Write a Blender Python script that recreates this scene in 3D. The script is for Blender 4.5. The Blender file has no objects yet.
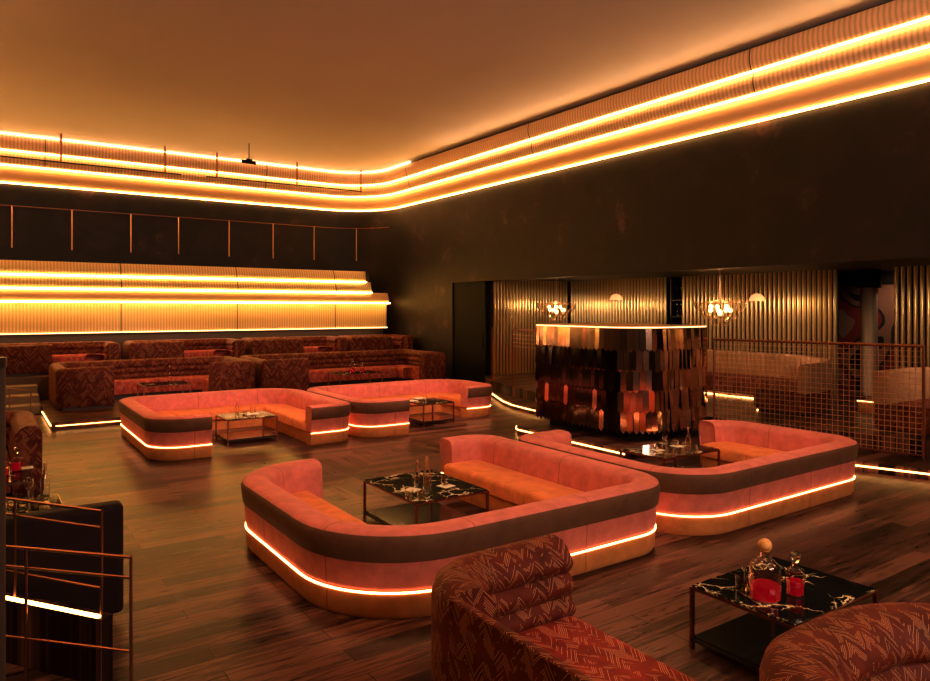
import bpy, math, random
from mathutils import Vector, Matrix
random.seed(7)
PI = math.pi
sc = bpy.context.scene
C = sc.collection
CAMZ = 2.4

# ------------------------------------------------------------------ materials
def mat(name):
    m = bpy.data.materials.new(name); m.use_nodes = True
    nt = m.node_tree; b = nt.nodes['Principled BSDF']
    return m, nt, b
def N(nt, typ, **kw):
    n = nt.nodes.new(typ)
    for k, v in kw.items():
        if k.startswith('i_'):
            key = k[2:]
            key = int(key) if key.isdigit() else key.replace('_', ' ')
            n.inputs[key].default_value = v
        else: setattr(n, k, v)
    return n
def L(nt, a, b): nt.links.new(a, b)
def mth(nt, op, a, b=None, c=None):
    n = nt.nodes.new('ShaderNodeMath'); n.operation = op
    for i, v in enumerate((a, b, c)):
        if v is None: continue
        if isinstance(v, (int, float)): n.inputs[i].default_value = v
        else: nt.links.new(v, n.inputs[i])
    return n.outputs[0]
def ramp(nt, fac, stops):
    r = nt.nodes.new('ShaderNodeValToRGB')
    e = r.color_ramp.elements
    while len(e) < len(stops): e.new(.5)
    for k, (p, c) in enumerate(stops):
        e[k].position = p; e[k].color = (*c, 1)
    nt.links.new(fac, r.inputs[0]); return r.outputs[0]
def mixc(nt, fac, a, b):
    n = nt.nodes.new('ShaderNodeMix'); n.data_type = 'RGBA'
    if isinstance(fac, (int, float)): n.inputs[0].default_value = fac
    else: nt.links.new(fac, n.inputs[0])
    for i, v in ((6, a), (7, b)):
        if isinstance(v, tuple): n.inputs[i].default_value = (*v, 1)
        else: nt.links.new(v, n.inputs[i])
    return n.outputs[2]
def bump(nt, h, b, s=.3, d=.01):
    n = N(nt, 'ShaderNodeBump'); n.inputs['Strength'].default_value = s; n.inputs['Distance'].default_value = d
    L(nt, h, n.inputs['Height']); L(nt, n.outputs[0], b.inputs['Normal'])
def simple(name, col, rough=.5, metal=0, spec=.5, noise=0, sheen=0, coat=0):
    m, nt, b = mat(name)
    b.inputs['Base Color'].default_value = (*col, 1); b.inputs['Roughness'].default_value = rough
    b.inputs['Metallic'].default_value = metal; b.inputs['Specular IOR Level'].default_value = spec
    b.inputs['Coat Weight'].default_value = coat
    if sheen:
        b.inputs['Sheen Weight'].default_value = sheen; b.inputs['Sheen Roughness'].default_value = .35
        b.inputs['Sheen Tint'].default_value = (*[min(1, c * 1.6 + .1) for c in col], 1)
    if noise:
        tc = N(nt, 'ShaderNodeTexCoord'); n = N(nt, 'ShaderNodeTexNoise', i_Scale=noise, i_Detail=4.0)
        L(nt, tc.outputs['Object'], n.inputs['Vector'])
        c = ramp(nt, n.outputs[0], [(.3, tuple(c * .85 for c in col)), (.7, tuple(min(1, c * 1.1) for c in col))])
        L(nt, c, b.inputs['Base Color'])
    return m
def emis(name, col, s):
    m, nt, b = mat(name)
    b.inputs['Base Color'].default_value = (*col, 1)
    b.inputs['Emission Color'].default_value = (*col, 1); b.inputs['Emission Strength'].default_value = s
    return m

M = {}
LEDC = (1, .46, .13)
M['led_cove'] = emis('led_cove', (1, .52, .15), 21)
M['led_cove_top'] = emis('led_cove_top', (1, .55, .25), 12)
M['led_panel'] = emis('led_panel', (1, .56, .13), 24)
M['led_thin'] = emis('led_thin', (1, .52, .2), 5)
M['led_sofa'] = emis('led_sofa', (1, .4, .15), 8)
M['led_floor'] = emis('led_floor', (1, .46, .13), 9)
M['bulb'] = emis('bulb', (1, .55, .2), 45)
M['sconce'] = emis('sconce', (1, .42, .16), 1.1)
M['brass'] = simple('brass', (.75, .44, .25), .38, .85)
M['copper'] = simple('copper', (.30, .12, .075), .35, 1)
M['dark_metal'] = simple('dark_metal', (.05, .035, .03), .4, .8)
M['black'] = simple('black', (.006, .005, .004), .6, spec=.15)
M['white_cloth'] = simple('white_cloth', (.85, .75, .55), .7)
M['cork'] = simple('cork', (.75, .36, .12), .6, noise=40)
M['grey_floor_tread'] = simple('tread', (.25, .16, .09), .5, noise=6)

def velvet(name, col, seam=0):
    m, nt, b = mat(name)
    tc = N(nt, 'ShaderNodeTexCoord')
    n = N(nt, 'ShaderNodeTexNoise', i_Scale=7.0, i_Detail=5.0, i_Roughness=.6)
    L(nt, tc.outputs['Object'], n.inputs['Vector'])
    c = ramp(nt, n.outputs[0], [(.25, tuple(k * .75 for k in col)), (.75, tuple(min(1, k * 1.18) for k in col))])
    n2 = N(nt, 'ShaderNodeTexNoise', i_Scale=240.0, i_Detail=2.0)
    L(nt, tc.outputs['Object'], n2.inputs['Vector'])
    if seam:
        uv = N(nt, 'ShaderNodeUVMap'); sx = N(nt, 'ShaderNodeSeparateXYZ'); L(nt, uv.outputs[0], sx.inputs[0])
        f = mth(nt, 'FRACT', mth(nt, 'DIVIDE', sx.outputs[0], seam))
        d = mth(nt, 'ABSOLUTE', mth(nt, 'SUBTRACT', f, .5))
        s = mth(nt, 'LESS_THAN', d, .006 / seam)
        c = mixc(nt, mth(nt, 'MULTIPLY', s, .6), c, tuple(k * .3 for k in col))
    L(nt, c, b.inputs['Base Color'])
    b.inputs['Roughness'].default_value = .75; b.inputs['Specular IOR Level'].default_value = .25
    b.inputs['Sheen Weight'].default_value = .3; b.inputs['Sheen Roughness'].default_value = .4
    b.inputs['Sheen Tint'].default_value = (*[min(1, k * 1.3 + .15) for k in col], 1)
    bump(nt, n2.outputs[0], b, .15, .003)
    return m
M['pink'] = velvet('pink_velvet', (.66, .19, .15), 1.25)
M['band'] = velvet('brown_velvet_band', (.13, .055, .028))
M['seat'] = velvet('orange_velvet_seat', (.74, .22, .075), 1.25)
M['plinth'] = velvet('tan_velvet_plinth', (.6, .22, .07), 1.25)
M['tan'] = velvet('tan_leather', (.42, .23, .12))
M['darksofa'] = velvet('dark_velvet', (.012, .002, .002))

def jacquard(name, base, line, amt=1.0, scale=1.0):
    m, nt, b = mat(name)
    uv = N(nt, 'ShaderNodeUVMap'); sx = N(nt, 'ShaderNodeSeparateXYZ'); L(nt, uv.outputs[0], sx.inputs[0])
    u = mth(nt, 'MULTIPLY', sx.outputs[0], scale); v = mth(nt, 'MULTIPLY', sx.outputs[1], scale)
    nz = N(nt, 'ShaderNodeTexNoise', i_Scale=4.0, i_Detail=1.0); L(nt, uv.outputs[0], nz.inputs['Vector'])
    wob = mth(nt, 'MULTIPLY', mth(nt, 'SUBTRACT', nz.outputs[0], .5), .05)
    u = mth(nt, 'ADD', u, wob)
    cu = mth(nt, 'FLOOR', mth(nt, 'DIVIDE', u, .075))
    par = mth(nt, 'MODULO', mth(nt, 'ABSOLUTE', cu), 2.0)
    sgn = mth(nt, 'SUBTRACT', mth(nt, 'MULTIPLY', par, 2.0), 1.0)
    dcoord = mth(nt, 'ADD', v, mth(nt, 'MULTIPLY', mth(nt, 'MULTIPLY', u, sgn), 1.3))
    f = mth(nt, 'FRACT', mth(nt, 'DIVIDE', dcoord, .0165))
    ln = mth(nt, 'LESS_THAN', mth(nt, 'ABSOLUTE', mth(nt, 'SUBTRACT', f, .5)), .12)
    comb = N(nt, 'ShaderNodeCombineXYZ'); L(nt, cu, comb.inputs[0])
    L(nt, mth(nt, 'FLOOR', mth(nt, 'DIVIDE', dcoord, .0165)), comb.inputs[1])
    wn = N(nt, 'ShaderNodeTexWhiteNoise'); wn.noise_dimensions = '2D'; L(nt, comb.outputs[0], wn.inputs['Vector'])
    keep = mth(nt, 'GREATER_THAN', wn.outputs[0], .42)
    n3 = N(nt, 'ShaderNodeTexNoise', i_Scale=9.0, i_Detail=2.0); L(nt, uv.outputs[0], n3.inputs['Vector'])
    k2 = mth(nt, 'GREATER_THAN', n3.outputs[0], .46)
    fac = mth(nt, 'MULTIPLY', mth(nt, 'MULTIPLY', ln, keep), mth(nt, 'MULTIPLY', k2, amt))
    n4 = N(nt, 'ShaderNodeTexNoise', i_Scale=6.0, i_Detail=3.0); L(nt, uv.outputs[0], n4.inputs['Vector'])
    bc = ramp(nt, n4.outputs[0], [(.3, tuple(k * .6 for k in base)), (.7, tuple(k * 1.35 for k in base))])
    L(nt, mixc(nt, fac, bc, line), b.inputs['Base Color'])
    b.inputs['Roughness'].default_value = .6; b.inputs['Specular IOR Level'].default_value = .15
    b.inputs['Sheen Weight'].default_value = .08; b.inputs['Sheen Tint'].default_value = (.9, .25, .15, 1)
    bump(nt, fac, b, .3, .004)
    return m
M['jac'] = jacquard('red_jacquard', (.10, .015, .008), (.55, .24, .11))
M['jac_far'] = jacquard('red_jacquard_far', (.10, .019, .010), (.5, .22, .10), .8, .4)
M['jac_far_seat'] = jacquard('red_jacquard_far_seat', (.34, .055, .038), (.8, .35, .2), .8, .4)  # lighter than the body fabric: lit seat against shaded sides painted into the colour
M['jac_seat'] = jacquard('red_jacquard_seat', (.22, .024, .016), (.8, .32, .18))

def marble():
    m, nt, b = mat('black_marble')
    tc = N(nt, 'ShaderNodeTexCoord')
    nz = N(nt, 'ShaderNodeTexNoise', i_Scale=3.0, i_Detail=6.0, i_Roughness=.6)
    L(nt, tc.outputs['Object'], nz.inputs['Vector'])
    mp = N(nt, 'ShaderNodeVectorMath', operation='MULTIPLY_ADD'); L(nt, nz.outputs['Color'], mp.inputs[0])
    mp.inputs[1].default_value = (.5, .5, .5); L(nt, tc.outputs['Object'], mp.inputs[2])
    vo = N(nt, 'ShaderNodeTexVoronoi', feature='DISTANCE_TO_EDGE', i_Scale=5.0); L(nt, mp.outputs[0], vo.inputs['Vector'])
    n2 = N(nt, 'ShaderNodeTexNoise', i_Scale=3.0, i_Detail=3.0); L(nt, tc.outputs['Object'], n2.inputs['Vector'])
    w = mth(nt, 'MULTIPLY', mth(nt, 'MAXIMUM', mth(nt, 'SUBTRACT', n2.outputs[0], .43), 0.0), .26)
    f = mth(nt, 'LESS_THAN', vo.outputs[0], w)
    c = ramp(nt, nz.outputs[0], [(.35, (.5, .3, .1)), (.6, (.95, .75, .42))])
    L(nt, mixc(nt, f, (.006, .006, .006), c), b.inputs['Base Color'])
    b.inputs['Roughness'].default_value = .08
    return m
M['marble'] = marble()
M['shelf'] = simple('black_stone_shelf', (.012, .011, .010), .12, noise=6)

def floor_mat():
    m, nt, b = mat('dark_wood_planks')
    tc = N(nt, 'ShaderNodeTexCoord'); sx = N(nt, 'ShaderNodeSeparateXYZ'); L(nt, tc.outputs['Object'], sx.inputs[0])
    x, y = sx.outputs[0], sx.outputs[1]
    # inlaid parquet squares of the dance floor: grain turns by the triangle
    T = 2.3
    fx = mth(nt, 'SUBTRACT', mth(nt, 'FRACT', mth(nt, 'DIVIDE', mth(nt, 'SUBTRACT', x, 1.0), T)), .5)
    fy = mth(nt, 'SUBTRACT', mth(nt, 'FRACT', mth(nt, 'DIVIDE', mth(nt, 'SUBTRACT', y, 8.15), T)), .5)
    turn = mth(nt, 'GREATER_THAN', mth(nt, 'ABSOLUTE', fy), mth(nt, 'ABSOLUTE', fx))
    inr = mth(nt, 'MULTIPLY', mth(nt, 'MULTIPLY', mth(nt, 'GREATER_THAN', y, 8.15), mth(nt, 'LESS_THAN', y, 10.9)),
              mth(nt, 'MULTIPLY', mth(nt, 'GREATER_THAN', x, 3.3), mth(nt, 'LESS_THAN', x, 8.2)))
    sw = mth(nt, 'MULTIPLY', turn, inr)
    def pick(a, c):
        return mth(nt, 'ADD', mth(nt, 'MULTIPLY', a, mth(nt, 'SUBTRACT', 1.0, sw)), mth(nt, 'MULTIPLY', c, sw))
    gx, gy = pick(x, y), pick(y, x)
    cb = N(nt, 'ShaderNodeCombineXYZ'); L(nt, gx, cb.inputs[0]); L(nt, gy, cb.inputs[1])
    br = N(nt, 'ShaderNodeTexBrick'); L(nt, cb.outputs[0], br.inputs['Vector'])
    br.offset = .37; br.inputs['Scale'].default_value = 1; br.inputs['Brick Width'].default_value = 2.1
    br.inputs['Row Height'].default_value = .19; br.inputs['Mortar Size'].default_value = .004
    br.inputs['Mortar Smooth'].default_value = 0
    br.inputs['Color1'].default_value = (0, 0, 0, 1); br.inputs['Color2'].default_value = (1, 1, 1, 1); br.inputs['Mortar'].default_value = (.5, .5, .5, 1)
    mp = N(nt, 'ShaderNodeMapping'); L(nt, cb.outputs[0], mp.inputs[0]); mp.inputs['Scale'].default_value = (.9, 9, 1)
    g = N(nt, 'ShaderNodeTexNoise', i_Scale=2.2, i_Detail=9.0, i_Roughness=.68, i_Distortion=.6); L(nt, mp.outputs[0], g.inputs['Vector'])
    g2 = N(nt, 'ShaderNodeTexNoise', i_Scale=.9, i_Detail=4.0); L(nt, tc.outputs['Object'], g2.inputs['Vector'])
    t = mth(nt, 'ADD', mth(nt, 'MULTIPLY', br.outputs['Color'], .42), mth(nt, 'MULTIPLY', g.outputs[0], 1.25))
    t = mth(nt, 'ADD', t, mth(nt, 'MULTIPLY', mth(nt, 'SUBTRACT', g2.outputs[0], .5), .7))
    col = ramp(nt, t, [(.5, (.004, .002, .0018)), (.68, (.024, .010, .008)), (.88, (.08, .034, .025)), (1.0, (.18, .078, .055))])
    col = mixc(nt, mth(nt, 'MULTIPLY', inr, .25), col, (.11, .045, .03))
    col = mixc(nt, br.outputs['Fac'], col, (.01, .005, .003))
    L(nt, col, b.inputs['Base Color'])
    r = mth(nt, 'ADD', mth(nt, 'MULTIPLY', g.outputs[0], .35), .14)
    L(nt, r, b.inputs['Roughness'])
    b.inputs['Specular IOR Level'].default_value = .15
    bump(nt, mth(nt, 'SUBTRACT', g.outputs[0], br.outputs['Fac']), b, .3, .008)
    return m
M['floor'] = floor_mat()

def plaster():
    m, nt, b = mat('dark_mottled_plaster')
    tc = N(nt, 'ShaderNodeTexCoord')
    n = N(nt, 'ShaderNodeTexNoise', i_Scale=.9, i_Detail=9.0, i_Roughness=.68, i_Distortion=.4); L(nt, tc.outputs['Object'], n.inputs['Vector'])
    vo = N(nt, 'ShaderNodeTexVoronoi', i_Scale=2.2); 
    mp = N(nt, 'ShaderNodeVectorMath', operation='MULTIPLY_ADD'); L(nt, n.outputs['Color'], mp.inputs[0]); mp.inputs[1].default_value = (1.2,) * 3
    L(nt, tc.outputs['Object'], mp.inputs[2]); L(nt, mp.outputs[0], vo.inputs['Vector'])
    s = N(nt, 'ShaderNodeSeparateXYZ'); L(nt, vo.outputs['Color'], s.inputs[0])
    t = mth(nt, 'ADD', mth(nt, 'MULTIPLY', n.outputs[0], .75), mth(nt, 'MULTIPLY', s.outputs[0], .09))
    c = ramp(nt, t, [(.38, (.008, .0045, .0045)), (.5, (.019, .009, .009)), (.6, (.085, .038, .036))])
    L(nt, c, b.inputs['Base Color'])
    b.inputs['Roughness'].default_value = .55; b.inputs['Metallic'].default_value = .25
    bump(nt, t, b, .2, .02)
    return m
M['plaster'] = plaster()
M['ceiling'] = simple('ceiling_paint', (.62, .56, .56), .8, noise=.12)
M['darkwall'] = simple('dark_wall', (.035, .02, .014), .6, noise=1.2)
M['riser'] = simple('riser', (.12, .06, .03), .5, noise=5)

def fluted(name, col, pitch, metal=0.0, rough=.5, seam=0):
    m, nt, b = mat(name)
    uv = N(nt, 'ShaderNodeUVMap'); sx = N(nt, 'ShaderNodeSeparateXYZ'); L(nt, uv.outputs[0], sx.inputs[0])
    s = mth(nt, 'SINE', mth(nt, 'MULTIPLY', sx.outputs[0], 2 * PI / pitch))
    k = mth(nt, 'MULTIPLY_ADD', s, .5, .5)
    c = ramp(nt, k, [(0, tuple(q * .7 for q in col)), (.75, col)])
    if seam:
        f = mth(nt, 'FRACT', mth(nt, 'DIVIDE', sx.outputs[0], seam))
        c = mixc(nt, mth(nt, 'LESS_THAN', f, .025 / seam), c, (.03, .015, .01))
    L(nt, c, b.inputs['Base Color'])
    b.inputs['Roughness'].default_value = rough; b.inputs['Metallic'].default_value = metal
    bump(nt, k, b, .3, .01)
    return m
M['flute_cove'] = fluted('fluted_cove_panel', (.85, .56, .36), .09, seam=6.5)
M['flute_panel'] = fluted('fluted_wall_panel', (.95, .68, .36), .08, seam=3.3)
M['flute_gold'] = simple('gold_fluted_metal', (.5, .35, .17), .3, .9)
M['smooth_panel'] = simple('smooth_cove_panel', (.88, .55, .3), .5)

def mirror():
    m, nt, b = mat('mirror_scale')
    uv = N(nt, 'ShaderNodeUVMap')
    wn = N(nt, 'ShaderNodeTexWhiteNoise'); wn.noise_dimensions = '2D'; L(nt, uv.outputs[0], wn.inputs['Vector'])
    c = ramp(nt, wn.outputs[0], [(0, (.25, .2, .18)), (.35, (.9, .62, .5)), (.6, (.95, .5, .38)), (1, (.98, .88, .8))])  # rose stops paint pink reflections into some of the scales
    L(nt, c, b.inputs['Base Color']); b.inputs['Metallic'].default_value = 1; b.inputs['Roughness'].default_value = .13
    return m
M['mirror'] = mirror()
M['dark_reflection'] = simple('dark_reflection_scale', (.09, .075, .065), .1, 1)  # dark reflection on the booth's left face put into a darker metal colour

def glass(name, col=(1, 1, 1), rough=0.0):
    m, nt, b = mat(name)
    b.inputs['Base Color'].default_value = (*col, 1); b.inputs['Transmission Weight'].default_value = 1
    b.inputs['Roughness'].default_value = rough; b.inputs['IOR'].default_value = 1.45
    return m
M['glass'] = glass('clear_glass', (1, .96, .9))
M['amber_glass'] = glass('amber_glass', (1, .75, .45), .02)
m_, nt_, b_ = mat('red_liquor'); b_.inputs['Base Color'].default_value = (.65, .005, .02, 1); b_.inputs['Roughness'].default_value = .1
b_.inputs['Transmission Weight'].default_value = .6; b_.inputs['Emission Color'].default_value = (.7, .0, .03, 1); b_.inputs['Emission Strength'].default_value = .12  # emission puts a crimson glow into the liquor, which is no light source
M['liquor'] = m_
def mural_mat():
    m, nt, b = mat('mural_paint')
    tc = N(nt, 'ShaderNodeTexCoord'); n = N(nt, 'ShaderNodeTexNoise', i_Scale=.4, i_Detail=1.0, i_Distortion=1.6); L(nt, tc.outputs['Object'], n.inputs['Vector'])
    c = ramp(nt, n.outputs[0], [(.30, (.01, .01, .012)), (.40, (.26, .12, .07)), (.47, (.02, .015, .015)), (.5, (.22, .03, .022)), (.58, (.28, .15, .10)), (.66, (.03, .02, .02)), (.75, (.2, .06, .04))])
    c.node.color_ramp.interpolation = 'CONSTANT'
    L(nt, c, b.inputs['Base Color']); b.inputs['Roughness'].default_value = .5
    return m
M['mural'] = mural_mat()

# ------------------------------------------------------------------ mesh builder
class MB:
    def __init__(s): s.v = []; s.f = []; s.mi = []; s.uv = []
    def face(s, pts, mi=0, uvs=None):
        i = len(s.v); s.v += [tuple(p) for p in pts]; s.f.append(tuple(range(i, i + len(pts)))); s.mi.append(mi)
        s.uv.append(uvs or [(p[0] + p[1], p[2]) for p in pts])
    def grid(s, rows, mi=0, uvr=None, close=False):
        # rows: list of equally long point lists
        base = len(s.v); n = len(rows[0])
        for r in rows: s.v += [tuple(p) for p in r]
        R = len(rows)
        for a in range(R if close else R - 1):
            b = (a + 1) % R
            for k in range(n - 1):
                s.f.append((base + a * n + k, base + a * n + k + 1, base + b * n + k + 1, base + b * n + k))
                s.mi.append(mi[k] if isinstance(mi, (list, tuple)) else mi)
                if uvr: s.uv.append([uvr(a, k), uvr(a, k + 1), uvr(a + 1, k + 1), uvr(a + 1, k)])
                else: s.uv.append([(a, k), (a, k + 1), (a + 1, k + 1), (a + 1, k)])
    def box(s, a, b, mi=0):
        x0, y0, z0 = a; x1, y1, z1 = b
        P = [(x0, y0, z0), (x1, y0, z0), (x1, y1, z0), (x0, y1, z0), (x0, y0, z1), (x1, y0, z1), (x1, y1, z1), (x0, y1, z1)]
        i = len(s.v); s.v += P
        for q in ((0, 3, 2, 1), (4, 5, 6, 7), (0, 1, 5, 4), (1, 2, 6, 5), (2, 3, 7, 6), (3, 0, 4, 7)):
            s.f.append(tuple(i + k for k in q)); s.mi.append(mi)
            if q in ((0, 3, 2, 1), (4, 5, 6, 7)): s.uv.append([(P[k][0], P[k][1]) for k in q])
            elif q in ((0, 1, 5, 4), (2, 3, 7, 6)): s.uv.append([(P[k][0], P[k][2]) for k in q])
            else: s.uv.append([(P[k][1], P[k][2]) for k in q])
    def tube(s, pts, r, n=8, closed=False, mi=0):
        pts = [Vector(p) for p in pts]; K = len(pts); rings = []
        for i, p in enumerate(pts):
            if closed: d = pts[(i + 1) % K] - pts[i - 1]
            else: d = pts[min(i + 1, K - 1)] - pts[max(i - 1, 0)]
            d.normalize()
            up = Vector((0, 0, 1)) if abs(d.z) < .95 else Vector((1, 0, 0))
            a = d.cross(up).normalized(); b = a.cross(d)
            rr = r[i] if isinstance(r, (list, tuple)) else r
            rings.append([p + (a * math.cos(t) + b * math.sin(t)) * rr for t in [2 * PI * k / n + PI / n for k in range(n)]])
        base = len(s.v)
        for g in rings: s.v += [tuple(p) for p in g]
        for a in range(K if closed else K - 1):
            b = (a + 1) % K
            for k in range(n):
                k2 = (k + 1) % n
                s.f.append((base + a * n + k, base + a * n + k2, base + b * n + k2, base + b * n + k)); s.mi.append(mi); s.uv.append([(a, k)] * 4)
        if not closed:
            s.f.append(tuple(base + k for k in range(n))[::-1]); s.mi.append(mi); s.uv.append([(0, 0)] * n)
            s.f.append(tuple(base + (K - 1) * n + k for k in range(n))); s.mi.append(mi); s.uv.append([(0, 0)] * n)
    def lathe(s, prof, c=(0, 0, 0), n=24, mi=0):
        base = len(s.v); K = len(prof)
        for (r, z) in prof:
            for k in range(n):
                t = 2 * PI * k / n; s.v.append((c[0] + r * math.cos(t), c[1] + r * math.sin(t), c[2] + z))
        for a in range(K - 1):
            for k in range(n):
                k2 = (k + 1) % n
                s.f.append((base + a * n + k, base + a * n + k2, base + (a + 1) * n + k2, base + (a + 1) * n + k)); s.mi.append(mi); s.uv.append([(a, k)] * 4)
        for a, rev in ((0, True), (K - 1, False)):
            if prof[a][0] > 1e-4:
                q = tuple(base + a * n + k for k in range(n)); s.f.append(q[::-1] if rev else q); s.mi.append(mi); s.uv.append([(0, 0)] * n)
    def prism(s, poly, z0, z1, mi=0, mtop=None):
        n = len(poly)
        s.face([(p[0], p[1], z1) for p in poly], mi if mtop is None else mtop, [(p[0], p[1]) for p in poly])
        s.face([(p[0], p[1], z0) for p in poly[::-1]], mi)
        for k in range(n):
            a, b = poly[k], poly[(k + 1) % n]
            s.face([(a[0], a[1], z0), (b[0], b[1], z0), (b[0], b[1], z1), (a[0], a[1], z1)], mi)

def wloc(o):
    v = Vector((0, 0, 0))
    while o is not None: v += o.location; o = o.parent
    return v
def part(name, mb, m, parent=None, smooth=None, bevel=0, local=False):
    me = bpy.data.meshes.new(name)
    off = wloc(parent) if (parent is not None and not local) else Vector((0, 0, 0))
    me.from_pydata([(p[0] - off.x, p[1] - off.y, p[2] - off.z) for p in mb.v], [], mb.f)
    uvl = me.uv_layers.new(name='UVMap')
    flat = [c for fu in mb.uv for uvp in fu for c in uvp]
    uvl.data.foreach_set('uv', flat)
    for q in (m if isinstance(m, (list, tuple)) else [m]): me.materials.append(q)
    me.polygons.foreach_set('material_index', mb.mi)
    me.validate(); me.update()
    import bmesh
    bm = bmesh.new(); bm.from_mesh(me)
    bmesh.ops.remove_doubles(bm, verts=bm.verts, dist=1e-5)
    bmesh.ops.recalc_face_normals(bm, faces=bm.faces)
    ang = math.radians(smooth if smooth else 0)
    if smooth:
        for f in bm.faces: f.smooth = True
        for e in bm.edges:
            if len(e.link_faces) != 2 or e.calc_face_angle(4) > ang: e.smooth = False
    bm.to_mesh(me); bm.free()
    o = bpy.data.objects.new(name, me); C.objects.link(o)
    if parent is not None: o.parent = parent
    if bevel:
        b = o.modifiers.new('bevel', 'BEVEL'); b.width = bevel; b.segments = 3; b.limit_method = 'ANGLE'; b.angle_limit = math.radians(50)
        b.harden_normals = False
    return o
def tag(o, label=None, cat=None, group=None, kind=None):
    if label: o['label'] = label
    if cat: o['category'] = cat
    if group: o['group'] = group
    if kind: o['kind'] = kind
    return o
def thing(name, label, cat, loc=(0, 0, 0), group=None):
    o = bpy.data.objects.new(name, None); C.objects.link(o); o.location = loc; o.empty_display_size = .1
    return tag(o, label, cat, group)
def struct(name, mb, m, **k): return tag(part(name, mb, m, **k), kind='structure')
def copy_tree(o, parent=None):
    c = o.copy(); C.objects.link(c); c.parent = parent
    for ch in [q for q in C.objects if q.parent == o]: copy_tree(ch, c)
    return c

# ------------------------------------------------------------------ rounded path
def rpath(pts, rad, o=0.0, na=9, step=.5):
    """open polyline with filleted corners, offset o to the right hand side"""
    P = [Vector(p) for p in pts]; n = len(P)
    D = [(P[i + 1] - P[i]).normalized() for i in range(n - 1)]
    Nn = [Vector((d.y, -d.x)) for d in D]
    Q = [P[0] + Nn[0] * o]
    for i in range(1, n - 1):
        Q.append(P[i] + (Nn[i - 1] + Nn[i]) * (o / (1 + Nn[i - 1].dot(Nn[i]))))
    Q.append(P[-1] + Nn[-1] * o)
    out = []; prev = Q[0]; prev0 = P[0]
    for i in range(1, n):
        if i < n - 1:
            cr = D[i - 1].x * D[i].y - D[i - 1].y * D[i].x
            th = D[i - 1].angle(D[i]); s = 1 if cr > 0 else -1
            r0 = rad[i - 1] if isinstance(rad, (list, tuple)) else rad
            r = max(r0 + s * o, .04)
            t = r * math.tan(th / 2); t0 = r0 * math.tan(th / 2)
            a = Q[i] - D[i - 1] * t; a0 = P[i] - D[i - 1] * t0
        else: a = Q[i]; a0 = P[i]
        k = max(1, int((a0 - prev0).length / step))
        for j in range(k): out.append(prev.lerp(a, j / k))
        if i < n - 1:
            b = Q[i] + D[i] * t; b0 = P[i] + D[i] * t0
            cen = a - Nn[i - 1] * r * s
            v0 = a - cen
            for j in range(na):
                an = th * j / na * s
                out.append(cen + Vector((v0.x * math.cos(an) - v0.y * math.sin(an), v0.x * math.sin(an) + v0.y * math.cos(an))))
            prev, prev0 = b, b0
        else: out.append(a)
    return out
def sweep(mb, pts, rad, prof, mis=0, closed=True, cap=True, na=9, step=.5, capmi=None, arcs=None):
    """prof: (offset, z) around the section"""
    cols = [rpath(pts, rad, p[0], na, step) for p in prof]
    ref = rpath(pts, rad, 0, na, step)
    S = [0]
    for i in range(1, len(ref)): S.append(S[-1] + (ref[i] - ref[i - 1]).length)
    K = len(prof); V = [0]
    for i in range(1, K + 1):
        a, b = prof[i - 1], prof[i % K]; V.append(V[-1] + math.hypot(a[0] - b[0], a[1] - b[1]))
    idx = list(range(K)) + ([0] if closed else [])
    rows = [[(cols[k][i].x, cols[k][i].y, prof[k][1]) for k in idx] for i in range(len(ref))]
    mb.grid(rows, mis, uvr=lambda a, k: (S[a], V[k]))
    if closed and cap:
        cm = capmi if capmi is not None else (mis if isinstance(mis, int) else mis[0])
        for r in (rows[0][:K], rows[-1][:K]): mb.face(r, cm, [(p[0] + p[1], p[2]) for p in r])
def ribbon(mb, pts, rad, o, z, h=.022, t=.012, **k):
    sweep(mb, pts, rad, [(o, z - h / 2), (o + t, z - h / 2), (o + t, z + h / 2), (o, z + h / 2)], **k)

# ------------------------------------------------------------------ room shell
WX, WY, ZC = 12.3, 24.0, 7.36
PY = 22.4      # front of the bulkhead that carries the lit panel
WP = [(-6, WY), (WX, WY), (WX, 18.6)]          # right wall, back wall, ceiling
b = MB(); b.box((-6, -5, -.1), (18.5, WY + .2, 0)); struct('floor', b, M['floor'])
b = MB(); b.box((-6, -5, ZC), (WX, WY, ZC + .15)); struct('ceiling', b, M['ceiling'])
b = MB(); b.box((-6, WY, 0), (10.3, WY + .2, ZC)); struct('wall_back', b, M['plaster'])
b = MB(); sweep(b, [(10.3, WY), (WX, WY), (WX, 18.6)], [1.999], [(0, 0), (0, ZC), (-.2, ZC), (-.2, 0)], na=20, step=3); struct('wall_corner', b, M['plaster'], smooth=30)
b = MB(); b.box((-6, PY, 0), (11.3, WY - .05, 3.66)); b.box((11.3, PY, 0), (11.85, 23.2, 2.9)); struct('wall_bulkhead', b, M['darkwall'])
b = MB(); b.box((WX, -5, 3.2), (WX + .25, 16.9, ZC)); b.box((WX, 16.9, 3.2), (WX + .2, 18.6, ZC)) 
struct('wall_right', b, M['plaster'])
b = MB(); b.box((-6.2, -5, 0), (-6, WY, ZC)); struct('wall_left', b, M['darkwall'])
b = MB(); b.box((-6, -5.2, 0), (18.5, -5, ZC)); struct('wall_front', b, M['darkwall'])
b = MB(); b.box((WX + .04, 16.9, .15), (WX + .12, 18.6, 3.2)); d = struct('door_1', b, M['black'], bevel=.01)
b = MB(); b.tube([(WX + .02, 17.05, 1.2), (WX + .02, 17.05, 1.6)], .015); part('door_handle', b, M['dark_metal'], d)
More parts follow.
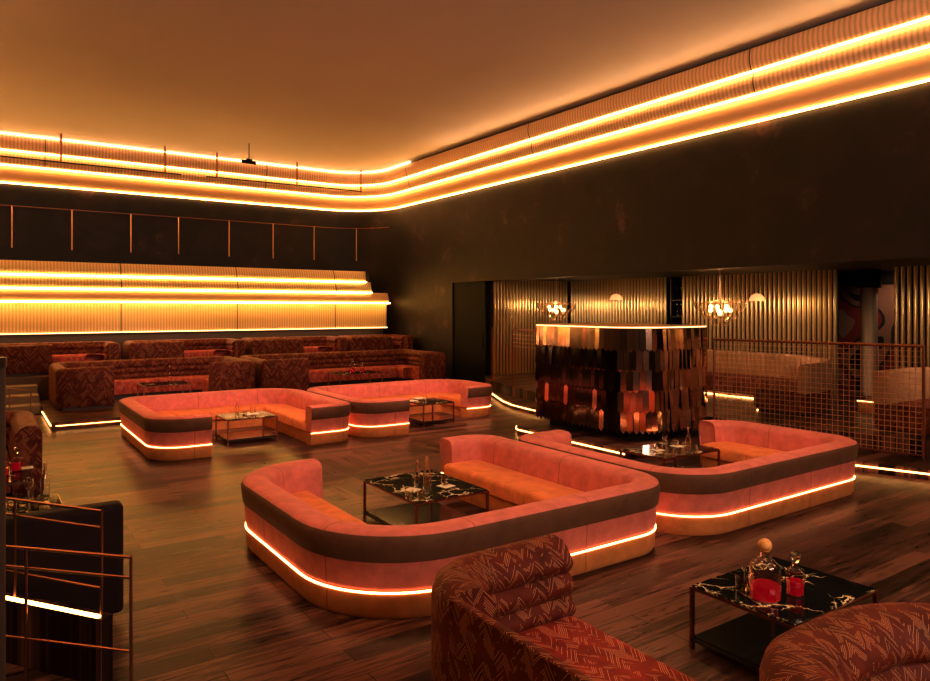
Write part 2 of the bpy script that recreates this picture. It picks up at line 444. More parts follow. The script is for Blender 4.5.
# recess lounge under the header
b = MB(); b.box((WX + .25, -5, 3.25), (18.5, 16.9, 3.4)); o = struct('ceiling_recess', b, M['darkwall'])
b = MB(); b.box((17.6, -5, 0), (17.8, 17.2, 3.25)); struct('wall_recess', b, M['darkwall'])
b = MB(); b.box((WX + .25, 16.9, 0), (17.6, 17.1, 3.25)); struct('wall_recess_end', b, M['darkwall'])

# ------------------------------------------------------------------ ceiling cove
CP = [(-2.6, -4.8), (-2.6, WY), (WX, WY), (WX, -4.8)]      # outward (right hand) = towards the room for this direction
CR = [1.0, 2.0]
cove = thing('light_cove', 'glowing stepped light cove of fluted bands running round the top of the dark walls', 'light cove', (WX, 10, 5.9))
def arc2(o0, z0, o1, z1, bul, n=6):
    out = []
    for i in range(n + 1):
        t = i / n; x = o0 + (o1 - o0) * t; z = z0 + (z1 - z0) * t; k = math.sin(PI * t) * bul
        out.append((x + k, z - k * .3))
    return out
tiers = [(.07, 5.99, .13, 6.44, .05, 'smooth_panel'), (.19, 6.47, .25, 6.84, .05, 'flute_cove'), (.31, 6.87, .36, 7.27, .05, 'flute_cove')]
for (o0, z0, o1, z1, bul, mt) in tiers:
    b = MB(); pr = arc2(o0, z0, o1, z1, bul)
    pr = pr + [(o1 - .05, z1 + .03), (o0 - .08, z0 + .05)]
    sweep(b, CP, CR, pr, closed=True, na=16, step=1.0)
    part('fluted_band', b, M[mt], cove, smooth=40)
b = MB(); sweep(b, CP, CR, [(.0, 6.02), (.0, 7.34), (.24, 7.34), (.24, 6.9), (.12, 6.5), (.03, 6.05)], na=16, step=1.0); part('cove_backing', b, M['darkwall'], cove)
for (oo, z, h, mt) in ((.06, 5.965, .03, 'led_cove'), (.17, 6.455, .03, 'led_cove'), (.29, 6.855, .03, 'led_cove')):
    b = MB(); ribbon(b, CP, CR, oo, z, h, .035, na=16, step=1.0); part('led_strip', b, M[mt], cove)
b = MB(); ribbon(b, [(-2.6, -4.8), (-2.6, WY), (WX, WY), (WX, 20.6)], [1.0, 2.0], .37, 7.31, .03, .03, na=16, step=1.0); part('led_strip', b, M['led_cove_top'], cove)

# hanging curtain track below the cove (back wall)
track = thing('hanging_track', 'thin dark metal track hanging in front of the cove on the back wall, left length', 'track', (3.4, WY - .85, 6.3))
def px2(px, Y):      # point on plane Y seen in column px
    s = (px - 465) / 705; d = Y / (.8241 - .5664 * s); return d * (.5664 + .8241 * s), d
def hz(y, d): return CAMZ + (308 - y) / 705 * d
def mk_track(root, x0p, y0, x1p, y1, posts):
    Y = WY - .95
    xa, da = px2(x0p, Y); xb, db = px2(x1p, Y)
    b = MB(); b.tube([(xa, Y, hz(y0, da)), (xb, Y, hz(y1, db))], .022, 6); part('rail', b, M['dark_metal'], root)
    for p in posts:
        x, d = px2(p, Y); t = (x - xa) / (xb - xa); z = hz(y0, da) * (1 - t) + hz(y1, db) * t
        b = MB(); b.tube([(x, Y, z), (x, Y, ZC)], .03, 6); part('hanger', b, M['copper'], root)
mk_track(track, 0, 156, 181, 174.5, (61, 165))
track2 = thing('hanging_track', 'thin dark metal track hanging in front of the cove near the room corner, right length', 'track', (8, WY - .85, 6.3))
mk_track(track2, 206, 176.5, 362, 191.5, (217, 297, 361))
sp = thing('ceiling_spotlight', 'small black spotlight fixed under the edge of the ceiling', 'spotlight', (6.9, 21.2, ZC))
x, d = px2(249, 21.2)
sp.location = (x, 21.2, ZC); z = hz(162, d)
b = MB(); b.tube([(x, 21.2, z), (x, 21.2, ZC)], .012, 6); part('stem', b, M['black'], sp)
b = MB(); b.tube([(x - .22, 21.2, z), (x + .2, 21.15, z - .02)], .055, 10); part('lamp_head', b, M['black'], sp)
b = MB(); b.tube([(x - .08, 21.2, z + .07), (x + .1, 21.2, z + .07)], .03, 8); part('bracket', b, M['black'], sp)

# brass lines on the back wall
tr = thing('brass_trim', 'thin brass line with evenly spaced uprights inlaid in the dark back wall', 'trim', (6, WY - .02, 5.12))
WD = rpath(WP, [2.0], .01, 40, .1)
def pxof(p): return 465 + 705 * (p.x * .8241 - p.y * .5664) / (p.x * .5664 + p.y * .8241)
k1 = min(range(len(WD)), key=lambda k: abs(pxof(WD[k]) - 390))
b = MB(); b.tube([(p.x, p.y, 5.33) for p in WD[30:k1]], .014, 5); part('top_line', b, M['copper'], tr)
for px in (11, 73, 130, 180, 229, 273, 315, 356):
    p = min(WD, key=lambda q: abs(pxof(q) - px) + (100 if q.y < 21 else 0))
    b = MB(); b.tube([(p.x, p.y, 4.13), (p.x, p.y, 5.33)], .02, 5); part('upright', b, M['brass'], tr)

# lit stepped panel on back wall
lp = thing('lit_wall_panel', 'long glowing yellow stepped panel of fluted bands on the back wall above the banquettes', 'light panel', (5, PY - .3, 1.72))
def pnl(x1, z0, z1, o0, o1, bul, m, r=.35):
    pts = [(-4.5, PY), (-4.5, PY)]
    b = MB(); pr = [(PY - q[0], q[1]) for q in arc2(o0, z0, o1, z1, bul)]
    rows = []
    n = len(pr)
    cols = []
    xs = [-4.5 + i * (x1 - r + 4.5) / 12 for i in range(13)]
    for x in xs: rows.append([(x, p[0], p[1]) for p in pr])
    for j in range(1, 7):        # rounded right end returning into the wall
        t = j / 6 * PI / 2
        rows.append([(x1 - r + math.sin(t) * r * (1 - .0), PY - (PY - p[0]) * math.cos(t) - .001, p[1]) for p in pr])
    b.grid(rows, 0, uvr=lambda a, k: (rows[min(a, len(rows) - 1)][0][0], k * .1))
    # ledge below
    lo = [rw[0] for rw in rows]
    b.face([*lo, (x1, PY, z0), (-4.5, PY, z0)])
    part('fluted_band', b, m, lp, smooth=40)
    return lo
def pled(lo, z, h, m, push=.02):
    b = MB()
    pts = [(p[0] + (push if k > 12 else 0), p[1] - (push if k <= 16 else 0), z) for k, p in enumerate(lo)]
    b.tube(pts, h, 6); part('led_strip', b, m, lp)
l1 = pnl(11.15, 3.33, 3.68, .16, .04, .05, M['flute_panel'], .3); pled(l1, 3.30, .022, M['led_panel'])
l2 = pnl(11.35, 2.95, 3.30, .30, .14, .06, M['flute_panel'], .3); pled(l2, 2.93, .022, M['led_panel'])
l3 = pnl(11.95, 2.59, 2.93, .42, .28, .05, M['smooth_panel'], .12); pled(l3, 2.57, .022, M['led_panel'])
l4 = pnl(11.92, 1.72, 2.56, .22, .22, .0, M['flute_panel'], .08); pled(l4, 1.71, .012, M['led_thin'])

# ------------------------------------------------------------------ pink sofas
def backprof(h=.68, th=.26, z0=.2, flare=.03):
    # outer bottom -> outer band line -> outer top -> rim -> inner top -> inner bottom
    p = [(-.015, z0 + .02), (-.005, z0 + .05), (flare * .3, h - .235), (flare * .3 + .012, h - .225), (flare + .012, h - .07), (flare - .005, h - .025), (flare - .045, h - .003), (flare - .12, h),
         (-th + .07, h - .005), (-th + .02, h - .03), (-th, h - .08), (-th - .02, .35), (-th - .02, z0 + .02)]
    mi = [0, 0, 1, 1, 1, 0, 0, 0, 0, 0, 0, 0, 0]
    return p, mi
def sofa(name, label, pts, rad, loc, group, h=.68, depth=.84):
    root = thing(name, label, 'sofa', loc, group)
    pr, mi = backprof(h)
    b = MB(); sweep(b, pts, rad, pr, mi, capmi=0, na=12, step=.4)
    part('backrest', b, [M['pink'], M['band']], root, smooth=50, bevel=.012)
    P_ = [Vector(p) for p in pts]
    up = [P_[1] + (P_[2] - P_[1]).normalized() * .24] + P_[2:-2] + [P_[-2] + (P_[-3] - P_[-2]).normalized() * .24]; ur = rad[1:-1]
    b = MB(); sweep(b, up, ur, [(-.27, .2), (-.27, .36), (-.32, .39), (-depth + .06, .39), (-depth + .015, .375), (-depth, .335), (-depth, .2)], 0, na=12, step=.4)
    part('seat', b, M['seat'], root, smooth=60, bevel=.02)
    b = MB(); sweep(b, pts, rad, [(-.035, .0), (-.01, .04), (-.01, .195), (-.25, .195), (-.25, .0)], 0, na=12, step=.4)
    sweep(b, up, ur, [(-.2, .195), (-.2, 0), (-depth + .04, 0), (-depth + .04, .195)], 0, na=12, step=.4)
    part('plinth', b, M['plinth'], root, smooth=50)
    b = MB(); ribbon(b, pts, rad, -.012, .208, .014, .014, na=12, step=.4)
    part('led_strip', b, M['led_sofa'], root)
    return root
G = 'pink velvet U-shaped sofas'
sofa('curved_sofa', 'pink velvet U-shaped sofa in the centre foreground with glowing base line', [(3.15, 7.66), (2.17, 7.66), (2.17, 4.62), (5.76, 4.62), (5.76, 7.9), (5.04, 7.9)], [.75, .95, .5, .4], (3.9, 6.2, 0), G)
sofa('curved_sofa', 'pink velvet U-shaped sofa right of the centre one, in front of the mirrored booth', [(6.78, 7.5), (5.9, 7.5), (5.9, 4.58), (9.62, 4.62), (9.62, 6.86), (9.1, 6.86)], [.35, .7, .5, .55], (7.7, 6.2, 0), G)
sofa('curved_sofa', 'pink velvet sofa at back left, nearest the lit corner of the banquette platform', [(4.75, 11.65), (5.58, 11.65), (5.58, 15.0), (2.17, 15.0), (2.17, 11.65), (3.07, 11.65)], [.3, .9, .45, .55], (3.9, 13.3, 0), G)
sofa('curved_sofa', 'pink velvet sofa at the back, beside the dark doorway and farthest from the camera', [(8.72, 12.6), (9.55, 12.6), (9.6, 14.6), (5.72, 14.6), (5.72, 11.65), (6.72, 11.65)], [.4, .9, .5, .45], (7.6, 13.2, 0), G)

# ------------------------------------------------------------------ patterned banquettes
def rolls(th, z0, z1, n, amp):
    """inner face from top to bottom with n horizontal channels"""
    out = []; H = (z1 - z0) / n
    for k in range(n):
        za = z1 - k * H
        for j in range(7):
            t = j / 6
            out.append((-th - amp * math.sin(PI * t) - k * .012, za - H * t))
    return out
def banquette(name, label, pts, rad, loc, group, h=.92, zb=0.0, far=True, depth=.95, th=.26, led=False, cat='banquette', n=3, seat_m=None, body_m=None, chaise=None):
    root = thing(name, label, cat, loc, group)
    mj = body_m or (M['jac_far'] if far else M['jac']); ms = seat_m or (M['jac_far_seat'] if far else M['jac_seat'])
    b = MB()
    ztop = zb + h
    pr = [(-.02, zb + .06), (0, zb + .1), (0, ztop - .1), (-.02, ztop - .04), (-.07, ztop - .005), (-.13, ztop + .005), (-th + .06, ztop - .005), (-th + .01, ztop - .04)]
    pr += rolls(th, zb + .42, ztop - .06, n, .045)
    pr += [(-th - .06, zb + .3), (-th - .06, zb + .06)]
    sweep(b, pts, rad, pr, 0, na=12, step=.4); part('backrest', b, mj, root, smooth=42, bevel=.012)
    if chaise:
        x0, x1, y0, y1, yb = chaise
        b = MB(); b.box((x0 + .055, y0, zb + .1), (x1, y1, zb + .455)); part('seat', b, ms, root, bevel=.05)
        b = MB(); b.box((x0, y0, zb + .06), (x0 + .05, yb, zb + h - .015)); part('side_panel', b, mj, root, bevel=.015)
        b = MB(); b.box((x0 + .05, y0 + .05, zb), (x1 - .05, y1, zb + .1)); part('plinth', b, M['dark_metal'], root)
        return root
    b = MB(); sweep(b, pts, rad, [(-th - .07, zb + .12), (-th - .07, zb + .43), (-th - .12, zb + .455), (-depth + .08, zb + .455), (-depth + .02, zb + .43), (-depth, zb + .38), (-depth, zb + .12)], 0, na=12, step=.4)
    part('seat', b, ms, root, smooth=60, bevel=.02)
    b = MB(); sweep(b, pts, rad, [(-.05, zb), (-.05, zb + .07), (-depth + .06, zb + .13), (-depth + .06, zb)], 0, na=12, step=.4)
    part('plinth', b, M['dark_metal'], root)
    if led:
        b = MB(); sweep(b, pts, rad, [(-depth - .005, zb + .10), (-depth - .02, zb + .10), (-depth - .02, zb + .125), (-depth - .005, zb + .125)], 0, na=12, step=.4)
        part('led_strip', b, M['led_floor'], root)
    return root
# foreground
banquette('patterned_banquette', 'dark red patterned banquette with rolled curved back in the centre foreground', [(3.12, 3.62), (2.02, 3.62), (2.02, 3.08)], [.5], (2.7, 2.8, 0), None, far=False, h=.9, chaise=(2.02, 3.12, 2.05, 3.34, 3.1))
banquette('patterned_banquette', 'dark red patterned banquette cut off by the bottom right corner beside the near table', [(4.32, .5), (4.32, 1.92), (2.55, 1.92), (2.55, .4)], [.9, .6], (3.9, 1.2, 0), None, far=False, h=.9, th=.3, depth=.8)
# rows at the back wall
GR1 = 'red patterned banquettes on the lower back platform'
GR2 = 'red patterned banquettes along the back wall'
def Cfront(x0, x1, y0, y1, lh, rh):
    return [(x1 - rh, y0), (x1, y0), (x1, y1), (x0, y1), (x0, y0), (x0 + lh, y0)]
banquette('patterned_banquette', 'red patterned banquette on the lower platform with a wide left side block, left one', Cfront(1.35, 5.75, 17.65, 20.0, 1.15, 1.1), [.15, .4, .4, .15], (3.5, 18.8, .15), GR1, zb=.15, led=False)
banquette('patterned_banquette', 'red patterned banquette on the lower platform with two decanters before it, right one', Cfront(5.9, 11.5, 17.65, 20.0, 1.25, .8), [.15, .4, .4, .15], (8.6, 18.8, .15), GR1, zb=.15)
for (xa, xb, lh, lab) in ((-2.2, 3.1, 3.7, 'leftmost, ending above the steps'), (3.3, 6.45, 1.4, 'second from the left'), (6.6, 9.7, 1.6, 'third from the left'), (9.8, 12.15, 1.5, 'last one, at the room corner')):
    banquette('patterned_banquette', 'red patterned banquette against the back wall, ' + lab, Cfront(xa, xb, 20.7, 22.1, lh, .27), [.12, .3, .3, .12], ((xa + xb) / 2, 21.4, .7), GR2, zb=.7, h=.77, depth=.8, n=2)
# platforms
def platform(name, label, poly, z0, z1, loc, ledpts=None, ledz=None, m=None, r=.15):
    root = thing(name, label, 'platform', loc)
    b = MB(); b.prism(poly, z0, z1); part('deck', b, m or M['floor'], root)
    if ledpts:
        b = MB(); ribbon(b, ledpts, r, .005, ledz, .014, .015); part('led_strip', b, M['led_floor'], root)
    return root
platform('raised_platform', 'low wooden platform under the lower row of banquettes with a glowing front edge', [(1.15, 16.0), (11.4, 16.0), (WX - .02, 17.2), (WX - .02, 20.24), (1.15, 20.24)], 0, .15, (6, 18, 0), [(1.15, 18.4), (1.15, 16.0), (11.3, 16.0)], .075)
platform('raised_platform', 'upper platform under the row of banquettes along the back wall', [(-5.99, 20.25), (WX - .01, 20.25), (WX - .01, 21.9), (11.9, PY - .01), (-5.99, PY - .01)], 0, .7, (6, 21.4, 0), m=M['riser'])
stp = thing('steps', 'short flight of steps up to the upper back platform at the left', 'steps', (0, 19.6, 0))
for k, (ya, z) in enumerate(((18.6, .2), (19.15, .37), (19.7, .54))):
    b = MB(); b.box((-2.5, ya, 0), (1.13, 20.25, z)); part('step', b, M['grey_floor_tread'], stp, bevel=.01)

# left near banquettes
banquette('patterned_banquette', 'red patterned banquette at the left edge behind the decanters, opening towards the camera', [(.64, 10.3), (.64, 12.1), (-2.4, 12.1), (-2.4, 10.3)], [.3, .3], (-.8, 11.2, 0), None, far=False, h=.93, depth=1.05, led=True)
ds = thing('dark_sofa', 'dark nearly black sofa seen from behind at the left, behind the thin metal rails', 'sofa', (-.4, 6.2, 0))
b = MB(); b.box((-2.6, 5.94, .06), (.91, 6.12, .9)); part('backrest', b, M['darksofa'], ds, bevel=.04)
b = MB(); b.box((-2.55, 6.13, .1), (.88, 6.95, .43)); part('seat', b, M['darksofa'], ds, bevel=.03)
b = MB(); b.box((-2.5, 6.02, 0), (.8, 6.85, .06)); part('plinth', b, M['black'], ds)

def pxy(px, d): s = (px - 465) / 705; return Vector((d * (.5664 + .8241 * s), d * (.8241 - .5664 * s)))
def rail(label, pa, da, pb, db, posts, zs=(.9, .777, .335), base=0.0):
    A, B = pxy(pa, da), pxy(pb, db); E = A + (A - B) * (.04 if base else .25)
    root = thing('metal_railing', label, 'railing', (B.x, B.y, 0))
    b = MB(); b.tube([(E.x, E.y, zs[0]), (B.x, B.y, zs[0])], .010, 6); part('top_rail', b, M['copper'], root)
    for z in zs[1:]:
        b = MB(); b.tube([(E.x, E.y, z), (B.x, B.y, z)], .009, 6); part('cross_rail', b, M['copper'], root)
    for t in posts:
        p = A.lerp(B, t); b = MB(); b.tube([(p.x, p.y, base), (p.x, p.y, zs[0])], .009, 6); part('post', b, M['copper'], root)
    if base:
        d_ = (B - A).normalized(); n_ = Vector((d_.y, -d_.x)); n_ = n_ if n_.dot(A) < 0 else -n_
        q = [E - n_ * .06, B + d_ * .03 - n_ * .06, B + d_ * .03 + n_ * .03, E + n_ * .03]
        b = MB(); b.prism([(v.x, v.y) for v in q], 0, base - .015); part('curb', b, M['floor'], root)
        b = MB(); q = [E + n_ * .005, B + n_ * .005, B + n_ * .03, E + n_ * .03]; b.prism([(v.x, v.y) for v in q], base - .015, base); part('led_strip', b, M['led_floor'], root)
rail('thin copper railing at bottom left, the one right in front of the dark sofa', 4, 4.82, 101.6, 4.51, (.12, 1), (1.1, .993, .607), .44)
rail('thin copper railing at bottom left, nearest the camera', 4, 4.44, 131, 4.24, (.18, 1))
rail('thin copper railing at the far left, behind the left patterned banquette', 4, 13.1, 31, 12.75, (1, .2))
pp = pxy(-16, 2.12)
pil = thing('dark_pillar', 'dark upright pillar edge at the far left border of the view', 'pillar', (pp.x, pp.y, 0))
b = MB(); b.lathe([(.055, 0), (.055, 2.22)], (pp.x, pp.y, 0), 20); part('shaft', b, M['darkwall'], pil, smooth=50)
b = MB(); b.lathe([(.058, 2.22), (.058, 2.25)], (pp.x, pp.y, 0), 20); part('cap', b, M['dark_metal'], pil, smooth=50)

# ------------------------------------------------------------------ tables
def table(label, x0, x1, y0, y1, zb=0.0, shelf=True, group='black marble coffee tables'):
    t = thing('coffee_table', label, 'coffee table', ((x0 + x1) / 2, (y0 + y1) / 2, zb), group)
    z = zb + .45; r = .0125
    b = MB(); b.box((x0 + .012, y0 + .012, z - .012), (x1 - .012, y1 - .012, z)); part('table_top', b, M['marble'], t, bevel=.002)
    for x in (x0, x1):
        for y in (y0, y1):
            sx = 1 if x == x0 else -1; sy = 1 if y == y0 else -1
            b = MB(); xx = sorted((x, x + sx * 2 * r)); yy = sorted((y, y + sy * 2 * r))
            b.box((xx[0], yy[0], zb), (xx[1], yy[1], z - .025)); part('leg', b, M['copper'], t)
    def frame(za, zb_):
        b = MB()
        b.box((x0, y0, za), (x1, y0 + .024, zb_)); b.box((x0, y1 - .024, za), (x1, y1, zb_))
        b.box((x0, y0 + .024, za), (x0 + .024, y1 - .024, zb_)); b.box((x1 - .024, y0 + .024, za), (x1, y1 - .024, zb_)); return b
    part('top_frame', frame(z - .03, z - .012), M['copper'], t)
    if shelf:
        part('shelf_frame', frame(zb + .06, zb + .08), M['dark_metal'], t)
        b = MB(); b.box((x0 + .02, y0 + .02, zb + .08), (x1 - .02, y1 - .02, zb + .092)); part('shelf', b, M['shelf'], t)
    return t
table('black marble coffee table inside the centre foreground pink sofa', 3.59, 4.5, 6.09, 7.27)
table('black marble coffee table at bottom right holding the big red decanter', 4.12, 5.14, 2.41, 3.2)
table('black marble coffee table inside the right pink sofa before the mirrored booth', 7.28, 8.45, 6.05, 6.82)
table('black marble coffee table inside the back left pink sofa', 3.55, 4.45, 12.48, 13.25)
table('black marble coffee table inside the farthest pink sofa', 7.4, 8.15, 12.25, 13.1)
table('small dark table in front of the left lower-platform banquette', 3.1, 4.15, 17.6, 18.4, .15, False)
table('small dark table with two decanters in front of the right lower-platform banquette', 8.0, 9.3, 17.6, 18.4, .15, False)
table('dark table at the left edge holding red decanters', -.6, .5, 9.35, 10.15)
table('dark table at the left edge behind the dark sofa holding a tall clear bottle', -.7, .68, 7.4, 8.55)

# tableware prototypes ------------------------------------------------
def shell(mb, prof, t=.003, n=24):
    inner = [(max(r - t, .0005), z + (t if k == 0 else 0)) for k, (r, z) in enumerate(prof)]
    mb.lathe([(0.0001, prof[0][1])] + prof + inner[::-1] + [(0.0001, inner[0][1])], n=n)
ZN = (0, 0, -50)
def p_tumbler():
    o = thing('tumbler', 'x', 'glass', (0, 0, 0)); b = MB(); shell(b, [(.036, 0), (.038, .01), (.041, .09)]); part('glass_body', b, M['glass'], o, smooth=50); 
    b = MB(); b.lathe([(.0001, .008), (.034, .008), (.0355, .035), (.0001, .035)]); part('drink', b, M['amber_glass'], o, smooth=50); return o
def p_bottle():
    o = thing('glass_bottle', 'x', 'bottle'); b = MB()
    shell(b, [(.04, 0), (.042, .01), (.042, .19), (.036, .22), (.016, .27), (.013, .33), (.016, .335), (.016, .345)]); part('bottle_body', b, M['glass'], o, smooth=50)
    b = MB(); b.lathe([(.0001, .345), (.014, .345), (.016, .36), (.012, .375), (.0001, .378)]); part('stopper', b, M['brass'], o, smooth=50)
    return o
def p_decanter():
    o = thing('liquor_decanter', 'x', 'decanter'); b = MB()
    shell(b, [(.085, 0), (.093, .012), (.094, .17), (.085, .215), (.05, .25), (.028, .262), (.026, .295), (.034, .3)], .005, 32); part('bottle_body', b, M['glass'], o, smooth=40)
    b = MB(); b.lathe([(.0001, .014), (.083, .014), (.086, .03), (.086, .098), (.0001, .098)], n=32); part('liquor', b, M['liquor'], o, smooth=40)
    b = MB(); b.lathe([(.0001, .29), (.022, .29), (.03, .302)] + [(.042 * math.sin(a), .335 - .04 * math.cos(a)) for a in [PI * (.22 + .78 * k / 9) for k in range(9)]] + [(.0001, .375)], n=20); part('stopper', b, M['cork'], o, smooth=60); return o
def p_small_dec():
    o = thing('crystal_decanter', 'x', 'decanter'); b = MB()
    shell(b, [(.05, 0), (.062, .01), (.058, .06), (.068, .14), (.062, .17), (.03, .19), (.024, .215), (.032, .225)], .005, 10); part('bottle_body', b, M['glass'], o, smooth=20)
    b = MB(); b.lathe([(.0001, .012), (.05, .012), (.052, .06), (.056, .1), (.0001, .1)], n=10); part('liquor', b, M['liquor'], o)
    b = MB(); b.lathe([(.0001, .215), (.02, .225), (.036, .25), (.038, .275), (.02, .295), (.0001, .3)], n=8); part('stopper', b, M['glass'], o); return o
def p_coaster():
    b = MB(); b.box((-.075, -.075, 0), (.075, .075, .004)); o = part('napkin', b, M['white_cloth']); return tag(o, 'x', 'napkin')
def p_flute():
    o = thing('stemmed_glass', 'x', 'glass'); b = MB(); shell(b, [(.004, .10), (.034, .13), (.044, .17), (.04, .22)], .002); part('bowl', b, M['glass'], o, smooth=60)
    b = MB(); b.lathe([(.035, 0), (.033, .004), (.006, .01), (.004, .1)], n=16); part('stem', b, M['glass'], o, smooth=60); return o
PROTO = {'tumbler': p_tumbler(), 'bottle': p_bottle(), 'dec': p_decanter(), 'small': p_small_dec(), 'nap': p_coaster(), 'stem': p_flute()}
used = set()
def put(kind, px, py, z, label, group=None, s=1.0, rz=0.0, at=None):
    p = PROTO[kind]
    o = p if kind not in used else copy_tree(p)
    used.add(kind)
    if at: x, y = at
    else:
        d = 705 * (CAMZ - z) / (py - 308); v = pxy(px, d); x, y = v.x, v.y
    o.location = (x, y, z + .0005); o.rotation_euler = (0, 0, rz); o.scale = (s, s, s); o['label'] = label
    if group: o['group'] = group
    return o
T = .45
put('dec', 765, 599, T, 'large round decanter of red liquor with cork ball stopper on the near table', s=1.08)
put('small', 795, 595, T, 'smaller crystal decanter of red liquor right of the large one on the near table')
put('tumbler', 742, 590, T, 'clear tumbler left of the large red decanter on the near table', s=1.1)
put('tumbler', 751, 582, T, 'clear tumbler just behind and left of the large red decanter', s=1.1)
put('bottle', 427, 494, T, 'tall clear glass bottle on the centre sofa table', s=1.05)
put('bottle', 417, 488, T, 'shorter clear bottle left of the tall bottle on the centre sofa table', s=.8)
put('tumbler', 409, 499, T, 'tumbler at the front left of the centre sofa table', s=1.1)
put('tumbler', 421, 499, T, 'tumbler just in front of the bottles on the centre sofa table', s=1)
put('nap', 412, 490, T, 'pale napkin under the glasses left of the bottle on the centre sofa table', rz=.4)
put('nap', 446, 486, T, 'pale napkin under the single glass right of the bottle on the centre sofa table', rz=.2)
put('tumbler', 445, 484.5, T + .0045, 'tumbler on the right hand napkin of the centre sofa table', s=1.1)
put('bottle', 688, 452, T, 'clear bottle on the table of the right pink sofa', s=.9)
put('nap', 657, 450, T, 'left napkin on the table of the right pink sofa'); put('nap', 677, 446, T, 'right napkin on the table of the right pink sofa')
put('tumbler', 656.5, 449, T + .0045, 'tumbler on the left napkin of the right pink sofa table'); put('tumbler', 676.5, 445, T + .0045, 'tumbler on the right napkin of the right pink sofa table')
put('tumbler', 665, 440, T, 'tumbler at the back of the right pink sofa table')
put('bottle', 237, 417, T, 'clear bottle on the table of the back left pink sofa', s=.85)
put('nap', 250, 413.8, T, 'pale napkin beside the bottle on the table of the back left pink sofa', s=1.7); put('tumbler', 253, 412.9, T + .008, 'tumbler on the napkin of the back left pink sofa table', s=1.3)
put('tumbler', 245, 415, T, 'tumbler between bottle and napkin on the back left pink sofa table')
put('nap', 419.5, 398.2, T, 'pale napkin at the back of the farthest pink sofa table', s=1.6); put('nap', 411.5, 400.7, T, 'pale napkin at the front of the farthest pink sofa table', s=1.4)
put('tumbler', 425, 400, T, 'tumbler on the farthest pink sofa table')
put('bottle', 0, 0, .6, 'clear bottle on the small table of the left lower-platform banquette', at=(3.75, 18.0), s=1.1)
put('tumbler', 0, 0, .6, 'tumbler on the small table of the left lower-platform banquette', at=(3.45, 17.95), s=1.3)
put('small', 0, 0, .6, 'left decanter on the small table of the right lower-platform banquette', at=(8.55, 18.0), s=1.25)
put('small', 0, 0, .6, 'right decanter on the small table of the right lower-platform banquette', at=(8.8, 17.9), s=1.0)
put('small', 16.5, 471, T, 'red crystal decanter on the left edge table, the right one of the pair', s=.95)
put('small', 4, 476, T, 'red crystal decanter on the left edge table, the left one of the pair', s=.95)
put('nap', 26, 468, T, 'pale napkin right of the red decanters at the left edge')
put('bottle', 45, 499, T, 'tall clear bottle standing behind the dark sofa at left')
put('stem', 29, 500, T, 'stemmed glass left of the tall bottle behind the dark sofa')
put('tumbler', 12, 507, T, 'first tumbler from the left behind the dark sofa', s=1.1); put('tumbler', 22, 508, T, 'second tumbler from the left behind the dark sofa', s=1.1)
put('tumbler', 35, 506, T, 'tumbler nearest the tall bottle behind the dark sofa', s=1)

# ------------------------------------------------------------------ right platform, steps, booth
step_poly = [(17.5, 16.85), (12.15, 16.85), (11.5, 15.5), (11.0, 14.5), (10.7, 13.9), (10.45, 13.2), (10.33, 12.5), (10.25, 11.6), (10.0, 10.95), (8.7, 10.8), (8.42, 10.5), (8.4, 7.75), (10.0, 7.35), (10.3, 6.2), (10.6, 5.3), (10.92, 4.3), (11.6, 2.2), (17.5, 2.2)]
platform('raised_platform', 'low curved step with glowing edge under the mirrored booth and right lounge', step_poly, 0, .15, (13, 9, 0))
pl = [q for q in C.objects if q.name.startswith('raised_platform')][-1]
pl = C.objects[len(C.objects) - 2] if C.objects[len(C.objects) - 2].type == 'EMPTY' else pl
for seg in ([(12.05, 16.8), (11.5, 15.5), (11.0, 14.5), (10.7, 13.9), (10.45, 13.2), (10.33, 12.5), (10.25, 11.6)], [(8.65, 10.78), (8.42, 10.5), (8.4, 7.75)], [(10.28, 6.3), (10.6, 5.3), (10.92, 4.3), (11.6, 2.2)]):
    b = MB(); ribbon(b, seg, .3, .01, .09, .02, .015); part('led_strip', b, M['led_floor'], pl)
up_poly = [(17.4, 16.85), (12.3, 16.85), (11.7, 15.9), (11.2, 14.3), (10.95, 12.9), (11.06, 7.8), (11.34, 6.8), (11.68, 4.8), (12.2, 2.4), (17.4, 2.4)]
platform('raised_platform', 'wooden floor of the right hand lounge, raised behind the wire mesh railing', up_poly, .15, .4, (14, 9, .15))

bar = thing('mirrored_booth', 'tall booth clad in rows of pointed mirror scales with a rounded front corner', 'booth', (9.8, 9.2, .15))
BP = [(10.86, 10.55), (8.82, 10.55), (8.82, 7.92), (10.88, 7.92), (10.88, 10.0)]
BR = [.25, .75, .35]
BC = rpath(BP, BR, 0, 10, .4)
b = MB(); b.prism([(p.x, p.y) for p in rpath(BP, BR, -.04, 10, .4)], .36, 2.05); part('body', b, M['black'], bar)
b = MB(); b.prism([(p.x, p.y) for p in rpath(BP, BR, -.24, 10, .4)], .15, .36); part('plinth', b, M['black'], bar)
b = MB(); b.prism([(p.x, p.y) for p in rpath(BP, BR, .0, 10, .4)], 2.05, 2.09); part('counter_top', b, M['brass'], bar, bevel=.006)
b = MB(); ribbon(b, BP, BR, .0, 2.07, .014, .01, na=10); part('led_strip', b, M['led_thin'], bar)
